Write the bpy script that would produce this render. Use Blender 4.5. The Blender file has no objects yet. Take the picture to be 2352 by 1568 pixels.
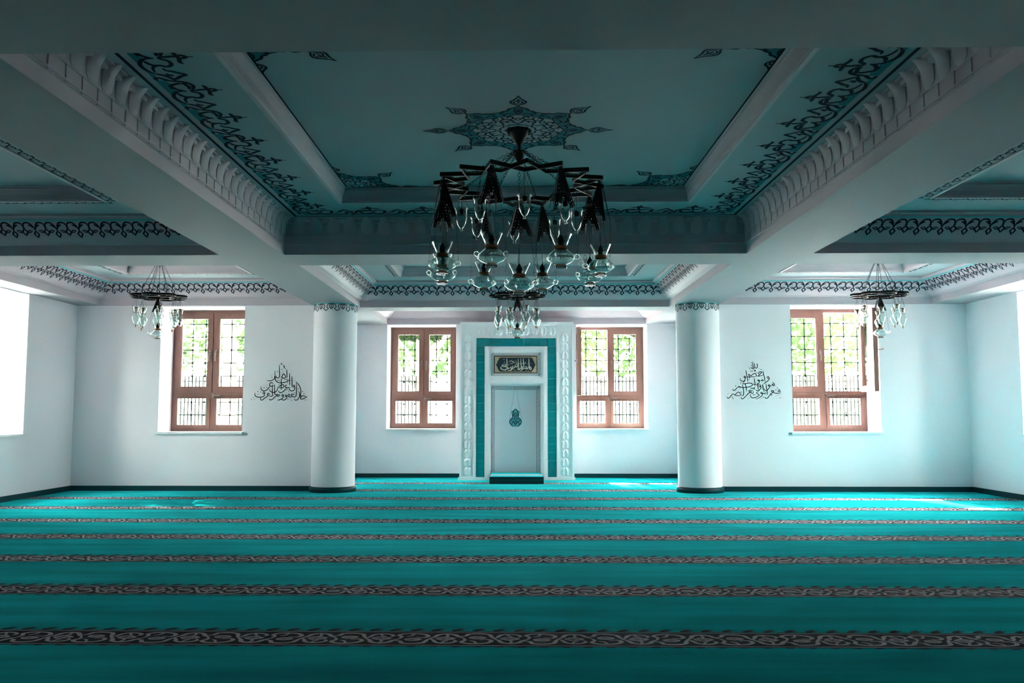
import bpy, bmesh, math, random
from mathutils import Vector, Matrix
PI = math.pi
SC = bpy.context.scene
COL = SC.collection
R = random.Random(7)
F, H = 2000.0, 1.1
KS = .015                       # the room is very slightly out of square
# ------------------------------------------------------------------ camera, world, sun, exposure
cam_d = bpy.data.cameras.new('camera'); cam = bpy.data.objects.new('camera', cam_d); COL.objects.link(cam)
cam_d.sensor_width = 36; cam_d.lens = F / 2352 * 36; cam_d.clip_start = .05; cam_d.clip_end = 300
cam.location = (0, 0, H)
cam.rotation_euler = (PI / 2 + math.atan(167 / F), 0, 4 / F)
SC.camera = cam
W = bpy.data.worlds.new('sky'); SC.world = W; W.use_nodes = True
bg = W.node_tree.nodes['Background']; bg.inputs[0].default_value = (1, .93, .93, 1)
_n = W.node_tree.nodes; _l = W.node_tree.links     # bright hazy sky, three times as bright overhead as at the horizon
_tc = _n.new('ShaderNodeTexCoord'); _sx = _n.new('ShaderNodeSeparateXYZ'); _mr = _n.new('ShaderNodeMapRange')
_l.new(_tc.outputs['Generated'], _sx.inputs[0]); _l.new(_sx.outputs['Z'], _mr.inputs[0]); _l.new(_mr.outputs[0], bg.inputs[1])
_mr.inputs[1].default_value = 0; _mr.inputs[2].default_value = 1; _mr.inputs[3].default_value = 9; _mr.inputs[4].default_value = 27
sd = bpy.data.lights.new('sun', 'SUN'); sd.energy = 27; sd.angle = .009; sd.color = (1, .95, .88)
sun = bpy.data.objects.new('sun', sd); COL.objects.link(sun)
sun.rotation_euler = Vector((.20, -1, -.90)).to_track_quat('-Z', 'Y').to_euler()
sun.location = (-3, 22, 14)
SC.view_settings.view_transform = 'Standard'; SC.view_settings.look = 'None'
SC.view_settings.exposure = 3.2; SC.view_settings.gamma = 1; SC.view_settings.use_curve_mapping = False
SC.cycles.use_denoising = True
SC.cycles.max_bounces = 12; SC.cycles.diffuse_bounces = 7; SC.cycles.transmission_bounces = 10
SC.cycles.transparent_max_bounces = 24; SC.cycles.caustics_reflective = False; SC.cycles.caustics_refractive = False
SC.cycles.sample_clamp_indirect = 6

def portal(x, y, z, w, h, rz):
    # daylight entering a window: a portal that guides sampling of the sky
    l = bpy.data.lights.new('window_daylight', 'AREA'); l.shape = 'RECTANGLE'; l.size = w; l.size_y = h
    l.cycles.is_portal = True
    o = bpy.data.objects.new('window_daylight', l); COL.objects.link(o)
    o.location = (x, y - KS * x, z); o.rotation_euler = (-PI / 2, 0, rz)
for (x, y, rz, w) in ((-4.55, 13.75, 0, 1.23), (4.64, 13.75, 0, 1.26), (-1.63, 16.4, 0, 1.22), (1.72, 16.4, 0, 1.24),
                   (-7.3, 10.7, PI / 2, 1.23), (7.4, 10.7, -PI / 2, 1.23),
                   (-3.35, 14.14, PI / 2, .7), (3.4, 14.14, -PI / 2, .7)):
    portal(x, y, 1.76, w + .3, 2.1, rz)

# ------------------------------------------------------------------ materials
def mat(name, col, rough=.6, metal=0, bump=0, bscale=60, var=0, vscale=3, spec=None, trans=0, stretch=None):
    m = bpy.data.materials.new(name); m.use_nodes = True
    nt = m.node_tree; b = nt.nodes['Principled BSDF']
    b.inputs['Base Color'].default_value = (*col, 1); b.inputs['Roughness'].default_value = rough
    b.inputs['Metallic'].default_value = metal
    if spec is not None: b.inputs['Specular IOR Level'].default_value = spec
    if trans: b.inputs['Transmission Weight'].default_value = trans
    tc = nt.nodes.new('ShaderNodeTexCoord'); src = tc.outputs['Object']
    if stretch:
        mp = nt.nodes.new('ShaderNodeMapping'); mp.inputs['Scale'].default_value = stretch
        nt.links.new(src, mp.inputs[0]); src = mp.outputs[0]
    if var:
        n = nt.nodes.new('ShaderNodeTexNoise'); n.inputs['Scale'].default_value = vscale; n.inputs['Detail'].default_value = 6
        nt.links.new(src, n.inputs['Vector'])
        mx = nt.nodes.new('ShaderNodeMix'); mx.data_type = 'RGBA'
        mx.inputs[6].default_value = (*[c * (1 - var) for c in col], 1); mx.inputs[7].default_value = (*[min(1, c * (1 + var)) for c in col], 1)
        rp = nt.nodes.new('ShaderNodeMapRange'); rp.inputs[1].default_value = .3; rp.inputs[2].default_value = .7
        nt.links.new(n.outputs['Fac'], rp.inputs[0]); nt.links.new(rp.outputs[0], mx.inputs[0])
        nt.links.new(mx.outputs[2], b.inputs['Base Color'])
    if bump:
        n2 = nt.nodes.new('ShaderNodeTexNoise'); n2.inputs['Scale'].default_value = bscale; n2.inputs['Detail'].default_value = 4
        nt.links.new(src, n2.inputs['Vector'])
        bp = nt.nodes.new('ShaderNodeBump'); bp.inputs['Strength'].default_value = bump; bp.inputs['Distance'].default_value = .01
        nt.links.new(n2.outputs['Fac'], bp.inputs['Height']); nt.links.new(bp.outputs[0], b.inputs['Normal'])
    return m
def glass(name, col=(.93, .97, .96), thin=False):
    m = bpy.data.materials.new(name); m.use_nodes = True; nt = m.node_tree
    for n in list(nt.nodes): nt.nodes.remove(n)
    out = nt.nodes.new('ShaderNodeOutputMaterial')
    if not thin:
        g = nt.nodes.new('ShaderNodeBsdfGlass'); g.inputs['Color'].default_value = (*col, 1); g.inputs['Roughness'].default_value = .0; g.inputs['IOR'].default_value = 1.45
        nt.links.new(g.outputs[0], out.inputs[0]); return m
    t = nt.nodes.new('ShaderNodeBsdfTransparent'); t.inputs[0].default_value = (*col, 1)
    g = nt.nodes.new('ShaderNodeBsdfGlossy'); g.inputs['Roughness'].default_value = .02
    fr = nt.nodes.new('ShaderNodeFresnel'); fr.inputs[0].default_value = 1.45
    mx = nt.nodes.new('ShaderNodeMixShader')
    k = nt.nodes.new('ShaderNodeMath'); k.operation = 'MULTIPLY'; k.inputs[1].default_value = .35; nt.links.new(fr.outputs[0], k.inputs[0])
    nt.links.new(k.outputs[0], mx.inputs[0]); nt.links.new(t.outputs[0], mx.inputs[1]); nt.links.new(g.outputs[0], mx.inputs[2])
    nt.links.new(mx.outputs[0], out.inputs[0]); return m
M = dict(
    wall=mat('white_wall_paint', (.80, .76, .80), .75, bump=.12, bscale=90),
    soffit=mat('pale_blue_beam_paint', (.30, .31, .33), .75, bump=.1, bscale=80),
    plaster=mat('white_plaster', (.50, .43, .47), .6, bump=.1, bscale=120),
    ceil=mat('pale_teal_ceiling_paint', (.31, .39, .42), .75, bump=.12, bscale=70),
    carved=mat('white_carved_plaster', (.78, .78, .80), .55, bump=.25, bscale=70),
    navy=mat('navy_paint', (.002, .014, .032), .8, spec=.12),
    teal=mat('teal_paint', (.02, .19, .23), .7, spec=.2),
    teal2=mat('light_teal_paint', (.12, .42, .46), .7),
    skirt=mat('dark_teal_skirting', (.001, .042, .052), .5, spec=.2),
    carpet=mat('teal_carpet', (.004, .37, .39), 1, bump=.6, bscale=160, var=.38, vscale=1.6, spec=0, stretch=(.45, 3.2, 1)),
    band=mat('navy_carpet_band', (.005, .014, .024), .95, bump=.5, bscale=200, spec=.1),
    beige=mat('beige_carpet_pattern', (.46, .43, .45), .95, bump=.5, bscale=200, spec=.1),
    wood=mat('brown_window_frame', (.165, .078, .060), .45, bump=.08, bscale=30, var=.12, vscale=8, stretch=(6, 6, .8)),
    marble=mat('white_marble', (.72, .73, .75), .3, var=.08, vscale=9),
    pane=glass('window_glass', (.84, .91, .88), True),
    glass=glass('lamp_glass'),
    iron=mat('black_iron', (.006, .005, .005), .5, metal=.15, spec=.3),
    grille=mat('green_grille_paint', (.0055, .0095, .0085), .8, spec=0),
    chrome=mat('metal_handle', (.30, .27, .25), .3, metal=.9),
    brass=mat('amber_brass', (.30, .12, .05), .35, metal=.5),
    tile=mat('teal_glazed_tile', (.003, .20, .22), .08, var=.12, vscale=2),
    grout=mat('pale_teal_grout', (.10, .42, .44), .7),
    ink=mat('black_lettering', (.012, .010, .010), .7, spec=.15),
    plaque=mat('dark_navy_plaque', (.006, .020, .035), .4),
    gold=mat('gold_frame_ornament', (.45, .32, .20), .45, var=.35, vscale=60),
    brown=mat('dark_brown_edge', (.07, .04, .03), .5),
    cream=mat('cream_lettering', (.80, .70, .55), .5),
    fence=mat('white_fence_paint', (.72, .72, .70), .6),
    ground=mat('pale_paving', (.24, .24, .23), .9, var=.1, vscale=1),
    bark=mat('tree_bark', (.22, .17, .13), .9, bump=.8, bscale=14, var=.3, vscale=6, stretch=(4, 4, .6)),
)
cb = M['carpet'].node_tree.nodes['Principled BSDF']
cb.inputs['Sheen Weight'].default_value = .5; cb.inputs['Sheen Roughness'].default_value = .35; cb.inputs['Sheen Tint'].default_value = (.10, .90, 1, 1)
M['picket'] = mat('grey_picket_paint', (.009, .010, .0085), .8, spec=0)
def leafmat():
    m = bpy.data.materials.new('green_leaves'); m.use_nodes = True; nt = m.node_tree
    for n in list(nt.nodes): nt.nodes.remove(n)
    out = nt.nodes.new('ShaderNodeOutputMaterial'); d = nt.nodes.new('ShaderNodeBsdfDiffuse'); t = nt.nodes.new('ShaderNodeBsdfTranslucent')
    d.inputs[0].default_value = (.015, .024, .010, 1); t.inputs[0].default_value = (.026, .042, .017, 1)
    mx = nt.nodes.new('ShaderNodeMixShader'); mx.inputs[0].default_value = .5
    nt.links.new(d.outputs[0], mx.inputs[1]); nt.links.new(t.outputs[0], mx.inputs[2]); nt.links.new(mx.outputs[0], out.inputs[0]); return m
M['leaf'] = leafmat()

# ------------------------------------------------------------------ mesh helpers
class MB:
    def __init__(s, shear=False): s.v = []; s.f = []; s.m = []; s.sm = []; s.sh = shear; s.cur = 0; s.smooth = False
    def add(s, vs, fs):
        b = len(s.v); s.v += [tuple(p) for p in vs]
        for f in fs: s.f.append(tuple(b + i for i in f)); s.m.append(s.cur); s.sm.append(s.smooth)
    def box(s, x0, x1, y0, y1, z0, z1):
        s.add([(x0, y0, z0), (x1, y0, z0), (x1, y1, z0), (x0, y1, z0), (x0, y0, z1), (x1, y0, z1), (x1, y1, z1), (x0, y1, z1)],
              [(0, 3, 2, 1), (4, 5, 6, 7), (0, 1, 5, 4), (1, 2, 6, 5), (2, 3, 7, 6), (3, 0, 4, 7)])
    def quad(s, a, b, c, d): s.add([a, b, c, d], [(0, 1, 2, 3)])
    def bar(s, p0, p1, w, h=None):           # square bar between two points
        h = h or w; p0 = Vector(p0); p1 = Vector(p1); d = (p1 - p0).normalized()
        u = d.cross(Vector((0, 0, 1)));
        if u.length < .01: u = Vector((1, 0, 0))
        u.normalize(); k = u.cross(d); u = u * w / 2; k = k * h / 2
        s.add([p + a * u + b * k for p in (p0, p1) for a, b in ((-1, -1), (1, -1), (1, 1), (-1, 1))],
              [(0, 1, 2, 3), (7, 6, 5, 4), (0, 4, 5, 1), (1, 5, 6, 2), (2, 6, 7, 3), (3, 7, 4, 0)])
    def tube(s, pts, r, n=6, closed=False):
        pts = [Vector(p) for p in pts]; N = len(pts); rs = r if isinstance(r, (list, tuple)) else [r] * N
        vs = []; up = None
        for i, p in enumerate(pts):
            a = pts[(i - 1) % N] if (closed or i) else p; b = pts[(i + 1) % N] if (closed or i < N - 1) else p
            t = (b - a).normalized()
            if up is None:
                up = t.cross(Vector((0, 0, 1)))
                if up.length < .05: up = t.cross(Vector((1, 0, 0)))
            up = (up - t * up.dot(t)).normalized(); k = t.cross(up)
            vs += [p + (up * math.cos(2 * PI * j / n) + k * math.sin(2 * PI * j / n)) * rs[i] for j in range(n)]
        fs = []
        for i in range(N if closed else N - 1):
            for j in range(n):
                a = i * n + j; b = i * n + (j + 1) % n; i2 = (i + 1) % N
                fs.append((a, b, i2 * n + (j + 1) % n, i2 * n + j))
        if not closed: fs += [tuple(range(n))[::-1], tuple((N - 1) * n + j for j in range(n))]
        sm = s.smooth; s.smooth = True; s.add(vs, fs); s.smooth = sm
    def lathe(s, prof, n=24, c=(0, 0, 0)):
        vs = []; fs = []
        for r, z in prof: vs += [(c[0] + r * math.cos(2 * PI * j / n), c[1] + r * math.sin(2 * PI * j / n), c[2] + z) for j in range(n)]
        for i in range(len(prof) - 1):
            for j in range(n): fs.append((i * n + j, i * n + (j + 1) % n, (i + 1) * n + (j + 1) % n, (i + 1) * n + j))
        sm = s.smooth; s.smooth = True; s.add(vs, fs); s.smooth = sm
    def ribbon(s, pts, w, fn, taper=True, sub=3, closed=False):      # painted stroke in 2D, mapped to 3D by fn(u, v)
        p = smooth2(pts, sub, closed); n = len(p); L = []; 
        for i in range(n):
            a = p[i - 1] if (i or closed) else p[i]; b = p[(i + 1) % n] if (i < n - 1 or closed) else p[i]
            dx, dy = b[0] - a[0], b[1] - a[1]; l = math.hypot(dx, dy) or 1
            t = i / max(1, n - 1); ww = w / 2
            if taper and not closed: ww *= .35 + .65 * min(1, 4 * min(t, 1 - t) + .15)
            L.append((p[i][0] - dy / l * ww, p[i][1] + dx / l * ww, p[i][0] + dy / l * ww, p[i][1] - dx / l * ww))
        vs = []
        for a in L: vs += [fn(a[0], a[1]), fn(a[2], a[3])]
        m = n if closed else n - 1
        s.add(vs, [(2 * i, 2 * i + 1, 2 * ((i + 1) % n) + 1, 2 * ((i + 1) % n)) for i in range(m)])
    def poly(s, pts, fn): s.add([fn(*p) for p in pts], [tuple(range(len(pts)))])
    def disc(s, c, r, fn, n=8): s.poly([(c[0] + r * math.cos(2 * PI * i / n), c[1] + r * math.sin(2 * PI * i / n)) for i in range(n)], fn)
    def mesh(s, name, mats):
        me = bpy.data.meshes.new(name)
        vs = [(x, y - KS * x, z) for x, y, z in s.v] if s.sh else s.v
        me.from_pydata(vs, [], s.f); me.update()
        for m in (mats if isinstance(mats, (list, tuple)) else [mats]): me.materials.append(m)
        me.polygons.foreach_set('material_index', s.m); me.polygons.foreach_set('use_smooth', s.sm); me.update()
        return me
    def build(s, name, mats, parent=None, fix=True):
        me = s.mesh(name, mats)
        if fix and len(me.polygons) < 60000:
            bm = bmesh.new(); bm.from_mesh(me); bmesh.ops.recalc_face_normals(bm, faces=bm.faces); bm.to_mesh(me); bm.free()
        o = bpy.data.objects.new(name, me); COL.objects.link(o)
        if parent: o.parent = parent
        return o
def smooth2(pts, sub, closed=False):
    if sub < 2 or len(pts) < 3: return list(pts)
    n = len(pts); out = []
    g = (lambda i: pts[i % n]) if closed else (lambda i: pts[max(0, min(n - 1, i))])
    for i in range(n if closed else n - 1):
        a, b, c, d = g(i - 1), g(i), g(i + 1), g(i + 2)
        for k in range(sub):
            t = k / sub
            out.append(tuple(.5 * (2 * b[q] + (c[q] - a[q]) * t + (2 * a[q] - 5 * b[q] + 4 * c[q] - d[q]) * t * t + (3 * b[q] - a[q] - 3 * c[q] + d[q]) * t ** 3) for q in (0, 1)))
    if not closed: out.append(tuple(pts[-1][:2]))
    return out
def P(t): return [tuple(float(q) for q in s.split(',')) for s in t.split()]
def tag(o, label, cat, group=None):
    o['label'] = label; o['category'] = cat
    if group: o['group'] = group
    return o
def empty(name, loc, rz=0, shear=True):
    o = bpy.data.objects.new(name, None); COL.objects.link(o); o.empty_display_size = .1
    o.location = (loc[0], loc[1] - (KS * loc[0] if shear else 0), loc[2]); o.rotation_euler = (0, 0, rz); return o
def struct(o): o['kind'] = 'structure'; return o
def dup(o, parent, loc=None, rz=None):
    c = o.copy(); COL.objects.link(c); c.parent = parent
    if loc is not None: c.location = loc
    if rz is not None: c.rotation_euler = (0, 0, rz)
    for ch in o.children: dup(ch, c)
    return c

# ------------------------------------------------------------------ room shell
ZS = 2.69                                    # underside of the beams
XL, XR, YW, YR, XRL, XRR = -6.42, 6.54, 12.62, 15.30, -2.83, 2.85
m = MB(True); m.box(XL - .55, XR + .55, -12.6, 15.9, -.25, -.012); struct(m.build('floor', M['ground']))
WIN = dict(l=(-5.17, -3.94), r=(4.01, 5.27), cl=(-2.235, -1.02), cr=(1.10, 2.345), side=(10.1, 11.34), niche=(13.74, 14.58))
Z0, Z1 = .845, 2.675
def wall(name, ax, a0, a1, b0, b1, holes, z1=3.5):
    m = MB(True); xs = sorted({a0, a1, *[h for q in holes for h in q]})
    for i in range(len(xs) - 1):
        u, v = xs[i], xs[i + 1]; hole = any(abs(q[0] - u) < 1e-6 for q in holes)
        for z in (((0, Z0 - .03), (Z1, z1)) if hole else ((0, z1),)):
            if ax == 'x': m.box(u, v, b0, b1, *z)
            else: m.box(b0, b1, u, v, *z)
    return struct(m.build(name, M['wall']))
wall('wall_back_left', 'x', XL - .55, XRL, YW, YW + .6, [WIN['l']])
wall('wall_back_right', 'x', XRR, XR + .55, YW, YW + .6, [WIN['r']])
wall('wall_recess_back', 'x', XRL - .4, XRR + .4, YR, YR + .6, [WIN['cl'], WIN['cr']])
wall('wall_recess_left', 'y', YW + .6, YR, XRL - .4, XRL, [WIN['niche']])
wall('wall_recess_right', 'y', YW + .6, YR, XRR, XRR + .4, [WIN['niche']])
wall('wall_left', 'y', -12.6, YW, XL - .55, XL, [WIN['side']])
wall('wall_right', 'y', -12.6, YW, XR, XR + .55, [WIN['side']])
wall('wall_rear', 'x', XL, XR, -12.6, -12.1, [])
def skirt(name, pts):
    m = MB(True)
    for (x0, y0), (x1, y1) in zip(pts, pts[1:]):
        d = Vector((x1 - x0, y1 - y0)).normalized(); nrm = Vector((d.y, -d.x)) * .018
        if abs(d.x) > .5: m.box(min(x0, x1), max(x0, x1), y0 + min(0, nrm.y), y0 + max(0, nrm.y), 0, .072)
        else: m.box(x0 + min(0, nrm.x), x0 + max(0, nrm.x), min(y0, y1), max(y0, y1), 0, .072)
    return struct(m.build(name, M['skirt']))
skirt('baseboard_left', [(XL, -12.1), (XL, YW)]); skirt('baseboard_back_left', [(XL + .018, YW), (-2.95, YW)])
skirt('baseboard_back_right', [(2.98, YW), (XR - .018, YW)]); skirt('baseboard_right', [(XR, YW), (XR, -12.1)])
skirt('baseboard_recess_left', [(XRL, 12.95), (XRL, YR)])
skirt('baseboard_recess', [(XRL + .018, YR), (-.93, YR)]); skirt('baseboard_recess_back', [(1.03, YR), (XRR - .018, YR)])
skirt('baseboard_recess_right', [(XRR, YR), (XRR, 12.95)])

# ------------------------------------------------------------------ ceiling: beams and coffers
GX = [XL, -6.08, -2.95, -2.30, 2.31, 2.97, 6.05, XR]
BAYS = {  # x0, x1, y0, y1, tray inset, kind
    'near_centre': (-2.30, 2.31, -2.4, 3.02, .75, 'b'), 'near_left': (-6.08, -2.95, -2.4, 3.02, .75, 'b'), 'near_right': (2.97, 6.05, -2.4, 3.02, .75, 'b'),
    'rear_centre': (-2.30, 2.31, -8.4, -3.0, .75, 'b'), 'rear_left': (-6.08, -2.95, -8.4, -3.0, .75, 'b'), 'rear_right': (2.97, 6.05, -8.4, -3.0, .75, 'b'),
    'main': (-2.30, 2.31, 3.70, 8.58, .70, 'a'), 'left': (-6.08, -2.95, 3.70, 8.58, .80, 'b'), 'right': (2.97, 6.05, 3.70, 8.58, .80, 'b'),
    'far_centre': (-2.30, 2.31, 9.20, 12.88, .70, 'b'), 'far_left': (-6.08, -2.95, 9.20, 12.60, .70, 'b'), 'far_right': (2.97, 6.05, 9.20, 12.60, .70, 'b'),
    'recess': (-2.24, 2.32, 13.36, 15.28, .50, 'b')}
ceiling = MB(True)
def cells(mb, X0, X1, Y0, Y1, holes, z):
    xs = sorted({X0, X1, *[min(max(h, X0), X1) for q in holes for h in q[:2]]}); ys = sorted({Y0, Y1, *[min(max(h, Y0), Y1) for q in holes for h in q[2:4]]})
    for i in range(len(xs) - 1):
        for j in range(len(ys) - 1):
            cx, cy = (xs[i] + xs[i + 1]) / 2, (ys[j] + ys[j + 1]) / 2
            if any(q[0] < cx < q[1] and q[2] < cy < q[3] for q in holes): continue
            mb.quad((xs[i], ys[j], z), (xs[i], ys[j + 1], z), (xs[i + 1], ys[j + 1], z), (xs[i + 1], ys[j], z))
hl = [b[:4] for b in BAYS.values()]
cells(ceiling, XL, XR, -12.1, YW, hl, ZS); cells(ceiling, XRL, XRR, YW, YR, hl, ZS)
ceiling.box(XL - .55, XR + .55, -12.6, YW + .6, 3.5, 3.6); ceiling.box(XRL - .4, XRR + .4, YW + .6, YR + .6, 3.5, 3.6)
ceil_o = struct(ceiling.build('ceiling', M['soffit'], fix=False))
PB = [(0, ZS), (0, 2.790), (.012, 2.792), (.022, 2.800), (.030, 2.802), (.058, 2.815), (.12, 2.87), (.19, 2.945), (.245, 2.995), (.262, 3.022), (.285, 3.026), (.285, 3.05)]
PA = [(0, ZS), (0, 2.785), (.014, 2.790), (.014, 2.880), (.020, 2.883), (.020, 3.000), (.05, 3.006), (.05, 3.035), (.075, 3.038), (.075, 3.05)]
def rings(mb, b, prof):
    x0, x1, y0, y1 = b[:4]
    for (i0, z0), (i1, z1) in zip(prof, prof[1:]):
        A = [(x0 + i0, y0 + i0, z0), (x1 - i0, y0 + i0, z0), (x1 - i0, y1 - i0, z0), (x0 + i0, y1 - i0, z0)]
        B = [(x0 + i1, y0 + i1, z1), (x1 - i1, y0 + i1, z1), (x1 - i1, y1 - i1, z1), (x0 + i1, y1 - i1, z1)]
        for k in range(4): mb.quad(A[k], A[(k + 1) % 4], B[(k + 1) % 4], B[k])
ZT = 3.175
for nm, b in BAYS.items():
    t = b[4]; a = b[5] == 'a'
    m = MB(True); rings(m, b, PA if a else PB); m.build('cornice', M['plaster'], ceil_o, fix=False)
    m = MB(True); rings(m, b, [((PA if a else PB)[-1][0], 3.05), (t - .02, 3.05)]); m.build('ceiling_panel', M['ceil'], ceil_o, fix=False)
    m = MB(True)
    rings(m, b, [(t - .02, 3.05), (t - .02, 3.040), (t + .010, 3.040), (t + .012, 3.052), (t + .018, 3.056), (t + .024, 3.10), (t + .040, 3.142), (t + .048, 3.150), (t + .048, 3.166), (t + .062, 3.170), (t + .062, ZT)])
    m.build('tray_moulding', M['plaster'], ceil_o, fix=False)
    m = MB(True); i = t + .062; m.quad((b[0] + i, b[2] + i, ZT), (b[0] + i, b[3] - i, ZT), (b[1] - i, b[3] - i, ZT), (b[1] - i, b[2] + i, ZT))
    m.build('tray_panel', M['ceil'], ceil_o, fix=False)

# ---- painted borders
def side_fn(b, k, surf):
    x0, x1, y0, y1 = b[:4]
    def f(s, t):
        i, z = surf(t)
        return [(x0 + i, y0 + s, z), (x0 + s, y1 - i, z), (x1 - i, y1 - s, z), (x1 - s, y0 + i, z)][k]
    return f
def lens(b, k): return (b[3] - b[2]) if k % 2 == 0 else (b[1] - b[0])
EP = .0022
def cove(t):                      # t = distance down the cove from its top
    pts = [(.245, 2.995), (.19, 2.945), (.12, 2.87), (.058, 2.815)]; acc = 0; t = max(t, -.02)
    for (a, za), (c, zc) in zip(pts, pts[1:]):
        l = math.hypot(a - c, za - zc)
        if t <= acc + l or c == .058:
            q = (t - acc) / l; return (a + (c - a) * q + EP, za + (zc - za) * q - EP)
        acc += l
LAT = [P('0,.115 .012,.072 .038,.03 .068,.024 .1,.036 .112,.09'), P('.224,.115 .212,.072 .186,.03 .156,.024 .124,.036 .112,.09'),
       P('.012,.082 .035,.058 .058,.05'), P('.212,.082 .189,.058 .166,.05'), P('.112,.09 .100,.078'), P('.112,.09 .124,.078')]
LDI = [[(.112, .092), (.139, .128), (.112, .165), (.085, .128)], [(0, .118), (.024, .150), (0, .190), (-.024, .150)]]
LLF = [P('.085,.125 .06,.108 .03,.112 .055,.13 .085,.133'), P('.139,.125 .164,.108 .194,.112 .169,.13 .139,.133')]
def lattice(b, sides=(0, 1, 2, 3), off=0):
    m = MB(True)
    for k in sides:
        L = lens(b, k); a0 = .26; n = max(1, round((L - 2 * a0) / .224)); sc = (L - 2 * a0) / (n * .224)
        f0 = side_fn(b, k, cove)
        m.cur = 1; m.quad(*[f0(*q) for q in ((a0 - .02, -.012), (a0 - .02, .012), (L - a0 + .02, .012), (L - a0 + .02, -.012))]); m.cur = 0
        for i in range(-1, n + 1):
            g = lambda u, v: f0(max(min(a0 + (i * .224 + u) * sc, L - .245 + min(v, .2) * .74), .245 - min(v, .2) * .74), v * 1.06)
            for st in LAT: m.ribbon(st, .017, g, sub=2)
            for d in LDI: m.ribbon([((p[0] + q[0]) / 2, (p[1] + q[1]) / 2) if e else p for p, q in zip(d, d[1:] + d[:1]) for e in (0, 1)], .017, g, sub=1, closed=True)
            for st in LLF: m.ribbon(st, .012, g, sub=1, closed=True)
    m.build('painted_lattice_border', [M['navy'], M['teal2']], ceil_o, fix=False)['kind'] = 'stuff'
HOOK = [P('0,.02 .02,.005 .05,.002 .075,.018 .07,.045 .05,.05 .042,.035 .055,.028'), P('.05,.05 .02,.052 .005,.04'), P('.08,.02 .1,.055 .125,.06 .15,.04 .161,.02'), P('.125,.06 .15,.066 .161,.055')]
def hooks(b, d, sides=(0, 1, 2, 3)):
    m = MB(True)
    for k in sides:
        L = lens(b, k); a0 = d; n = max(1, round((L - 2 * a0) / .161)); sc = (L - 2 * a0) / (n * .161)
        f0 = side_fn(b, k, lambda t: (d - t, 3.05 - EP))
        for i in range(n):
            for st in HOOK: m.ribbon(st, .015, lambda u, v: f0(a0 + (i * .161 + u) * sc, v), sub=2)
    m.build('painted_hook_border', M['navy'], ceil_o, fix=False)['kind'] = 'stuff'
for nm, b in BAYS.items():
    if b[5] == 'b' and nm[:4] not in ('near', 'rear') and nm != 'recess': lattice(b); hooks(b, b[4] - .035)
# main bay: scroll border on the flat band; traced strokes, one repeat = .5 m
SCR = '''.537,.254 .548,.309 .563,.355 .592,.384 .634,.39 .685,.367|.591,.347 .587,.316 .604,.28 .625,.256 .676,.247|.713,.299 .72,.261 .757,.227 .803,.208 .85,.207 .889,.215 .93,.238
.685,.367 .70,.352 .722,.356 .745,.385 .79,.389 .821,.368 .828,.344 .812,.32 .82,.283 .858,.258 .914,.248|.746,.253 .788,.262 .812,.289 .809,.327|.851,.316 .883,.322 .9,.353 .924,.381 .949,.412 .973,.375 1.014,.331 1.02,.309
.931,.303 .956,.313 .956,.338|.93,.238 .955,.275 .985,.30 1.037,.32|.987,.231 1.005,.213 1.037,.212|.987,.231 1.013,.253 1.047,.287|.70,.352 .693,.397 .686,.426 .69,.46|.614,.448 .636,.455 .679,.456 .716,.459 .769,.446 .788,.46|.69,.455 .672,.48 .69,.505 .712,.48 .69,.455|.69,.505 .694,.545
.563,.355 .60,.352 .64,.36 .68,.35|.625,.256 .66,.262 .70,.29 .713,.32'''
SCR = [P(q) for l in SCR.split('\n') for q in l.split('|')]
b = BAYS['main']; m = MB(True)
for k in range(4):
    L = lens(b, k); f0 = side_fn(b, k, lambda t: (t, 3.05 - EP)); f1 = side_fn(b, k, lambda t: (t, 3.05 - EP / 2))
    n = round((L - .5) / .5); sc = (L - .5) / (n * .5)
    m.cur = 0; m.quad(f0(.135, .135), f0(.158, .158), f0(L - .158, .158), f0(L - .135, .135))
    for i in range(n):
        o = .25 + i * .5 * sc; cur = lambda u, v: f0(min(max(o + (u - .537) * sc, v), L - v), v)
        m.cur = 0
        for st in SCR: m.ribbon(st, .026, cur, sub=3)
        m.cur = 1; g = lambda u, v: f1(min(max(o + (u - .537) * sc, v), L - v), v)
        for A in (P('.537,.2 .537,.25 .60,.275 .66,.25 .71,.262 .75,.225 .79,.2'), P('.79,.2 .81,.207 .88,.21 .93,.235 .985,.228 1.037,.2')): m.poly(A, g)
m.build('painted_scroll_border', [M['navy'], M['teal']], ceil_o, fix=False)['kind'] = 'stuff'
# medallion: one wedge traced, eight times; corners of the tray carry quarters of the same
WED = [(P('.508,0 .475,.03 .452,.062 .42,.072 .405,.10 .385,.118 .372,.154'), .013), (P('.335,0 .325,.035 .305,.062 .30,.09 .29,.12'), .008),
       (P('.475,0 .44,.022 .40,.026 .365,.012 .335,0'), .009), (P('.44,0 .41,.01 .38,0'), .009), (P('.29,.12 .25,.10 .235,.065 .26,.035 .295,.045 .285,.075 .262,.07'), .011),
       (P('.235,.065 .21,.035 .18,.03 .155,.0'), .010), (P('.21,.035 .20,.075 .17,.07'), .010), (P('.30,.09 .32,.10 .35,.085 .36,.05 .345,.03'), .009), (P('.15,.0 .125,.02 .13,.054'), .009),
       (P('.10,.0 .075,.012 .08,.033'), .012), (P('.385,.09 .365,.12 .345,.115 .35,.095'), .010), (P('.27,.0 .25,.022 .22,0'), .009),
       (P('.508,0 .53,.012 .545,.035 .575,.052 .60,.047 .62,.03 .655,.012 .70,0'), .011), (P('.545,0 .56,.025 .585,.028 .61,.0'), .009), (P('.585,.028 .60,.045'), .010), (P('.56,.0 .60,.006 .64,0'), .006)]
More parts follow.
